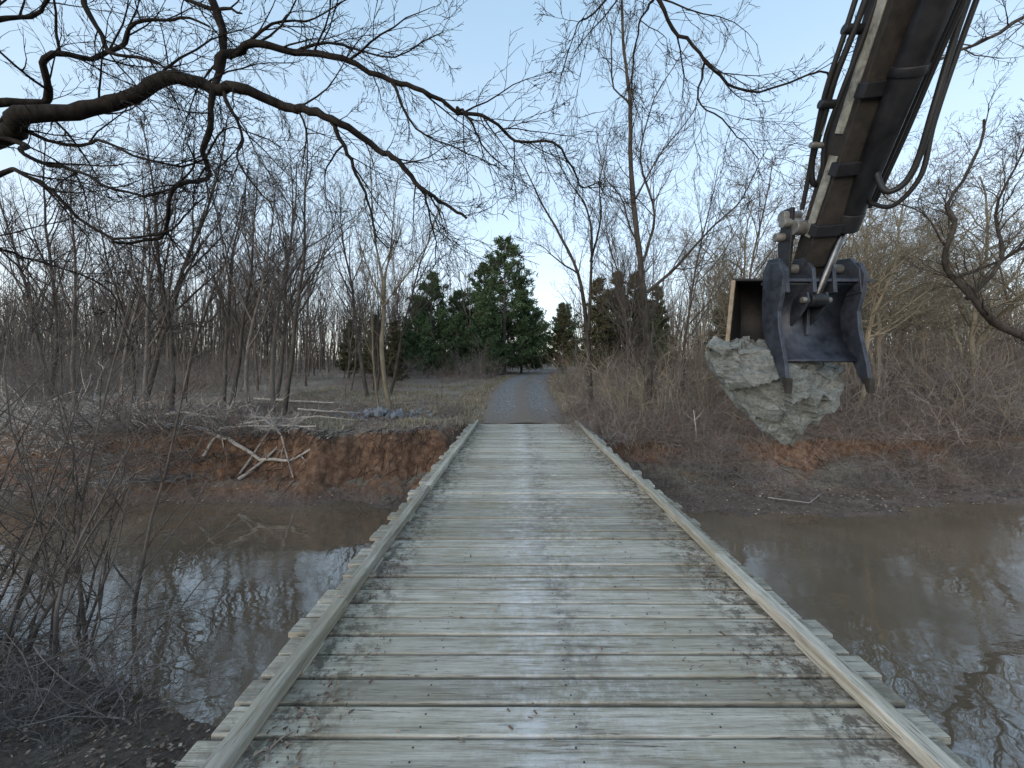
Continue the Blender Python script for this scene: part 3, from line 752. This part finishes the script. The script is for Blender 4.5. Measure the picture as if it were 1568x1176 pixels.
def hose(name,pts,r,mat=None):
    P=[Vector(p) for p in pts]; S=[]
    for i in range(len(P)-1):
        a=P[max(i-1,0)];b=P[i];c=P[i+1];e=P[min(i+2,len(P)-1)]
        for s in range(8):
            t=s/8; S.append(0.5*((2*b)+(c-a)*t+(2*a-5*b+4*c-e)*t*t+(3*b-a-3*c+e)*t*t*t))
    S.append(P[-1]); mb=MB()
    mb.tube(S,[r]*len(S),10); return mb.obj(name,mat or M_rub,parent=ex)
def plate(name,prof,x0,x1,mat,bev=0.006):
    n=len(prof); v=[(x0,y,z) for y,z in prof]+[(x1,y,z) for y,z in prof]
    f=[tuple(range(n))[::-1],tuple(range(n,2*n))]+[(i,(i+1)%n,n+(i+1)%n,n+i) for i in range(n)]
    me=bpy.data.meshes.new(name+'_mesh'); me.from_pydata(v,[],f); me.materials.append(mat); o=place(me,name,parent=ex)
    bm=bmesh.new(); bm.from_mesh(me); bmesh.ops.recalc_face_normals(bm,faces=bm.faces); bm.to_mesh(me); bm.free()
    b=o.modifiers.new('b','BEVEL'); b.width=bev; b.segments=2; b.limit_method='ANGLE'; return o
def shell(name,prof,x0,x1,th,mat):
    S=[]
    for i in range(len(prof)-1):
        a,b,c,e=[Vector((0,)+prof[max(0,min(len(prof)-1,k))]) for k in(i-1,i,i+1,i+2)]
        for s in range(6):
            t=s/6; S.append(0.5*((2*b)+(c-a)*t+(2*a-5*b+4*c-e)*t*t+(3*b-a-3*c+e)*t*t*t))
    S.append(Vector((0,)+prof[-1])); v=[];f=[]
    for p in S: v+=[(x0,p.y,p.z),(x1,p.y,p.z)]
    for i in range(len(S)-1): f.append((2*i,2*i+1,2*i+3,2*i+2))
    me=bpy.data.meshes.new(name+'_mesh'); me.from_pydata(v,[],f); me.polygons.foreach_set('use_smooth',[True]*len(f)); me.materials.append(mat); o=place(me,name,parent=ex)
    m=o.modifiers.new('s','SOLIDIFY'); m.thickness=th; m.offset=0; return o
A=Vector((2.74,3.66,3.10)); B=Vector((2.57,2.62,4.69)); D=(B-A)
E2=A+D*1.75
beam('stick_box',A,E2,0.17,0.20,0.20,0.34,M_rust_shade)  # cream stick given a dark body colour for its shaded front
tn=D.normalized(); wxv=(Vector((1,0,0))-tn*tn.x).normalized(); fw=tn.cross(wxv).normalized()
if fw.y>0: fw=-fw
def along(t,o=0.0,x=0.0): return A+D*t+fw*o+wxv*x
beam('stick_side_paint',along(0.18,0.0,-0.092),along(0.52,0.02,-0.096),0.010,0.085,0.010,0.10,M_cream,0.003)
beam('stick_side_paint',along(0.60,0.0,-0.096),along(1.7,0.03,-0.105),0.010,0.09,0.010,0.12,M_cream,0.003)
beam('stick_front_shade',along(0.05,0.115,-0.02),along(1.7,0.185,-0.02),0.20,0.016,0.23,0.016,M_rust_shade,0.003)  # dark plate paints shade onto the stick's camera-facing front
for t in(0.2,0.45,0.72,1.05): beam('stick_bracket',along(t,0.10+0.05*t,-0.03),along(t+0.05,0.105+0.05*t,-0.03),0.22,0.10,0.22,0.10,M_black,0.008)
C0=Vector((2.86,3.36,3.42)); C1=Vector((2.62,2.36,4.56)); CD=C1-C0
cyl('bucket_cylinder',C0,C0+CD*1.7,0.094,M_black)
cyl('cylinder_gland',C0-CD*0.01,C0+CD*0.09,0.105,M_black)
cyl('cylinder_collar',C0+CD*0.70,C0+CD*0.74,0.104,M_black)
cyl('cylinder_rod',C0,(2.67,3.44,2.82),0.032,M_chrome)
cyl('rod_eye',(2.60,3.44,2.80),(2.74,3.44,2.80),0.062,M_black)
for k,(q,rr) in enumerate((((0.125,0.0),0.018),((0.165,0.03),0.015),((0.10,-.09),0.015))):
    o=Vector((q[0],q[1],0))
    hose('cylinder_hose_%d'%k,[C0+CD*0.12+o,C0+CD*0.45+o*1.05,C0+CD*0.8+o,C0+CD*1.6+o*1.1],rr)
hose('loop_hose',[(2.93,2.35,4.95),(2.92,2.55,4.45),(2.90,2.68,4.0),(2.92,2.80,3.72),(2.90,2.88,3.58),(2.83,2.95,3.55),(2.80,3.0,3.72),(2.80,3.02,3.95)],0.022)
hose('loop_hose_b',[(3.02,2.38,4.95),(3.0,2.6,4.4),(2.98,2.75,3.95),(2.99,2.85,3.62),(2.93,3.0,3.46),(2.88,3.15,3.55)],0.017)
hose('side_hose',[(2.42,2.45,5.1),(2.40,2.7,4.66),(2.39,2.9,4.36),(2.44,3.1,4.10),(2.49,3.25,3.92),(2.56,3.32,3.78),(2.66,3.32,3.84)],0.022)
hose('side_hose_b',[(2.36,2.5,5.1),(2.35,2.75,4.62),(2.36,2.95,4.30),(2.45,3.18,4.02),(2.50,3.3,3.85),(2.53,3.42,3.6)],0.018)
hose('side_hose_c',[(2.46,2.42,5.1),(2.47,2.72,4.60),(2.46,2.92,4.28),(2.50,3.12,4.05),(2.58,3.25,3.80)],0.019)
hose('side_pipe',[(2.40,2.5,5.0),(2.40,2.85,4.45),(2.45,3.1,4.08)],0.012,M_cream)
cyl('hose_clamp',(2.34,2.98,4.24),(2.48,2.98,4.24),0.032,M_black)
cyl('hose_clamp',(2.33,2.75,4.62),(2.48,2.75,4.62),0.032,M_black)
cyl('hose_fitting',(2.40,3.15,4.02),(2.50,3.15,4.02),0.024,M_pin)
for (x,y_,z,r) in((2.50,3.58,3.60,0.052),(2.56,3.50,3.47,0.066),(2.47,3.62,3.42,0.040),(2.49,3.55,3.53,0.045)):
    cyl('knuckle_pin',(x-.05,y_,z),(x+.12,y_,z),r,M_pin)
plate('link_plate',[(3.50,3.66),(3.62,3.68),(3.70,3.35),(3.68,3.05),(3.56,3.05),(3.52,3.35)],2.50,2.53,M_black)
cyl('stick_pivot_pin',(2.42,3.62,3.12),(3.06,3.62,3.12),0.045,M_pin)
beam('quick_coupler',(2.42,3.66,3.07),(3.06,3.66,3.07),0.20,0.20,0.20,0.20,M_steeld)
for x in(2.38,2.62,2.80,3.04):
    plate('ear_plate',[(3.40,2.86),(3.42,3.08),(3.52,3.20),(3.66,3.22),(3.74,3.10),(3.74,2.84)],x,x+.035,M_steel)
plate('top_ledge',[(3.42,2.96),(3.70,2.98),(3.70,3.01),(3.42,2.99)],2.34,3.16,M_steel,0.004)
tp=[(3.44,3.14),(3.56,3.16),(3.66,3.02),(3.68,2.80),(3.68,2.60),(3.62,2.42),(3.52,2.28),(3.44,2.12),(3.40,2.05),(3.34,2.08),(3.36,2.22),(3.40,2.38),(3.44,2.54),(3.45,2.70),(3.40,2.86),(3.38,3.02)]
plate('thumb_side_plate',tp,2.335,2.372,M_steel); plate('thumb_side_plate',tp,3.05,3.087,M_steel)
shell('thumb_shell',[(3.46,2.96),(3.58,2.86),(3.645,2.70),(3.63,2.52),(3.55,2.36),(3.45,2.25)],2.37,3.05,0.022,M_steel)
beam('thumb_cutting_edge',(2.37,3.44,2.235),(3.05,3.44,2.235),0.03,0.055,0.03,0.055,M_steel,0.006)
beam('thumb_rib',(2.71,3.60,2.86),(2.71,3.60,2.50),0.03,0.06,0.03,0.03,M_steel,0.004)
for x in(2.575,2.745): plate('lug_plate',[(3.40,2.78),(3.42,2.87),(3.50,2.88),(3.66,2.80),(3.64,2.58),(3.52,2.66)],x,x+.022,M_steel)
cyl('lug_pin',(2.54,3.44,2.80),(2.80,3.44,2.80),0.028,M_pin)
for x in(2.335,3.05):
    plate('thumb_tip',[(3.40,2.12),(3.36,1.98),(3.33,1.97),(3.32,2.10)],x-.004,x+.045,M_rust_shade,0.005)
bk=[]
bk.append(shell('bucket_shell',[(3.74,3.05),(3.98,3.07),(4.16,2.95),(4.22,2.72),(4.16,2.5),(4.05,2.36),(3.95,2.25)],2.10,3.16,0.025,M_steeld))
bp=[(3.74,3.06),(3.98,3.085),(4.17,2.96),(4.235,2.72),(4.17,2.48),(4.06,2.34),(3.94,2.24),(3.82,2.42),(3.74,2.6)]
bk.append(plate('bucket_side_plate',bp,2.085,2.11,M_steeld)); bk.append(plate('bucket_side_plate',bp,3.15,3.175,M_steeld))
bk.append(beam('bucket_rim_side',(2.097,3.73,3.04),(2.097,3.73,2.42),0.040,0.035,0.040,0.035,M_rim,0.006))
bk.append(beam('bucket_rim_top',(2.08,3.725,3.055),(2.42,3.725,3.055),0.03,0.05,0.03,0.05,M_rim,0.006))
bk.append(beam('bucket_lip',(2.43,3.725,3.055),(3.18,3.725,3.055),0.03,0.05,0.03,0.05,M_steeld,0.006))
bk.append(beam('bucket_rim_side',(3.163,3.73,3.03),(3.163,3.73,2.45),0.040,0.035,0.040,0.035,M_steeld,0.006))
for o in bk:   # bucket sits slightly swung round, tapering to its heel
    for v in o.data.vertices:
        k=(v.co.y-3.73); v.co.x+=k*(0.70 if v.co.x<2.6 else 0.0); v.co.x-=0.10*(3.05-v.co.z) if v.co.x<2.3 else 0
out=[(1.86,2.42),(1.95,2.50),(2.17,2.54),(2.5,2.52),(2.92,2.35),(3.24,2.22),(3.22,1.98),(2.95,1.62),(2.72,1.38),(2.58,1.42),(2.2,1.80),(2.0,2.08)]
pts=[]
for (x,z) in out:
    pts.append(Vector((x,3.80,z)))
for (x,y_,z) in [(2.0,3.58,2.38),(2.32,3.50,2.38),(2.8,3.52,2.20),(3.05,3.60,2.08),(2.95,3.56,1.85),(2.70,3.60,1.52),(2.45,3.52,1.78),(2.12,3.56,2.08),(2.6,3.46,2.0),
                 (2.0,4.1,2.38),(2.4,4.15,2.42),(3.0,4.15,2.2),(2.9,4.1,1.75),(2.6,4.05,1.6),(2.15,4.1,2.0)]: pts.append(Vector((x,y_,z)))
me=rockmesh('boulder_mesh',pts,4,0.06,2,M_rock,cellw=0.5)
place(me,'boulder')

# ------------------------------------------------------------ light, sky, camera
el=math.radians(18); az=math.radians(215)
w=bpy.data.worlds.new('World'); scene.world=w; w.use_nodes=True; nt=w.node_tree
sky=nt.nodes.new('ShaderNodeTexSky'); sky.sky_type='NISHITA'; sky.sun_disc=False; sky.sun_elevation=el; sky.sun_rotation=az
sky.air_density=1.0; sky.dust_density=1.0; sky.ozone_density=1.0
nt.links.new(sky.outputs[0],nt.nodes['Background'].inputs[0]); nt.nodes['Background'].inputs[1].default_value=0.10
tc=nd(nt,'ShaderNodeTexCoord'); sx=nd(nt,'ShaderNodeSeparateXYZ'); nt.links.new(tc.outputs['Generated'],sx.inputs[0])
cl=noi(nt,coords(nt,(1,1,3.5),'Generated'),2.2,5,0.55)
e_=mth(nt,'ADD',sx.outputs['Z'],mth(nt,'MULTIPLY',mth(nt,'SUBTRACT',cl,0.5),0.18))
hz=ramp(nt,e_,[(0.0,(0.76,0.70,0.65)),(0.12,(0.70,0.74,0.78)),(0.35,(0.54,0.67,0.79)),(0.7,(0.37,0.53,0.68)),(1.0,(0.35,0.49,0.64))])
bg2=nd(nt,'ShaderNodeBackground'); nt.links.new(hz,bg2.inputs[0]); bg2.inputs[1].default_value=1.05
ad=nd(nt,'ShaderNodeAddShader'); nt.links.new(nt.nodes['Background'].outputs[0],ad.inputs[0]); nt.links.new(bg2.outputs[0],ad.inputs[1])
nt.links.new(ad.outputs[0],nt.nodes['World Output'].inputs['Surface'])
sl=bpy.data.lights.new('sun','SUN'); sl.energy=1.1; sl.angle=math.radians(35); sl.color=(1.0,0.94,0.87)
so=bpy.data.objects.new('sun',sl); COL.objects.link(so)
sv=Vector((math.sin(az)*math.cos(el),math.cos(az)*math.cos(el),math.sin(el)))
so.rotation_euler=(-sv).to_track_quat('-Z','Y').to_euler(); so.location=(0,-10,20)
cd=bpy.data.cameras.new('camera'); co=bpy.data.objects.new('camera',cd); COL.objects.link(co)
co.location=(0,0,2.2); co.rotation_euler=(math.radians(90),0,0)
cd.sensor_width=36; cd.lens=13.5; cd.shift_y=-26/1568; cd.shift_x=-9/1568; cd.clip_start=0.05; cd.clip_end=2000
scene.camera=co
scene.view_settings.view_transform='Standard'; scene.view_settings.look='None'; scene.view_settings.exposure=0
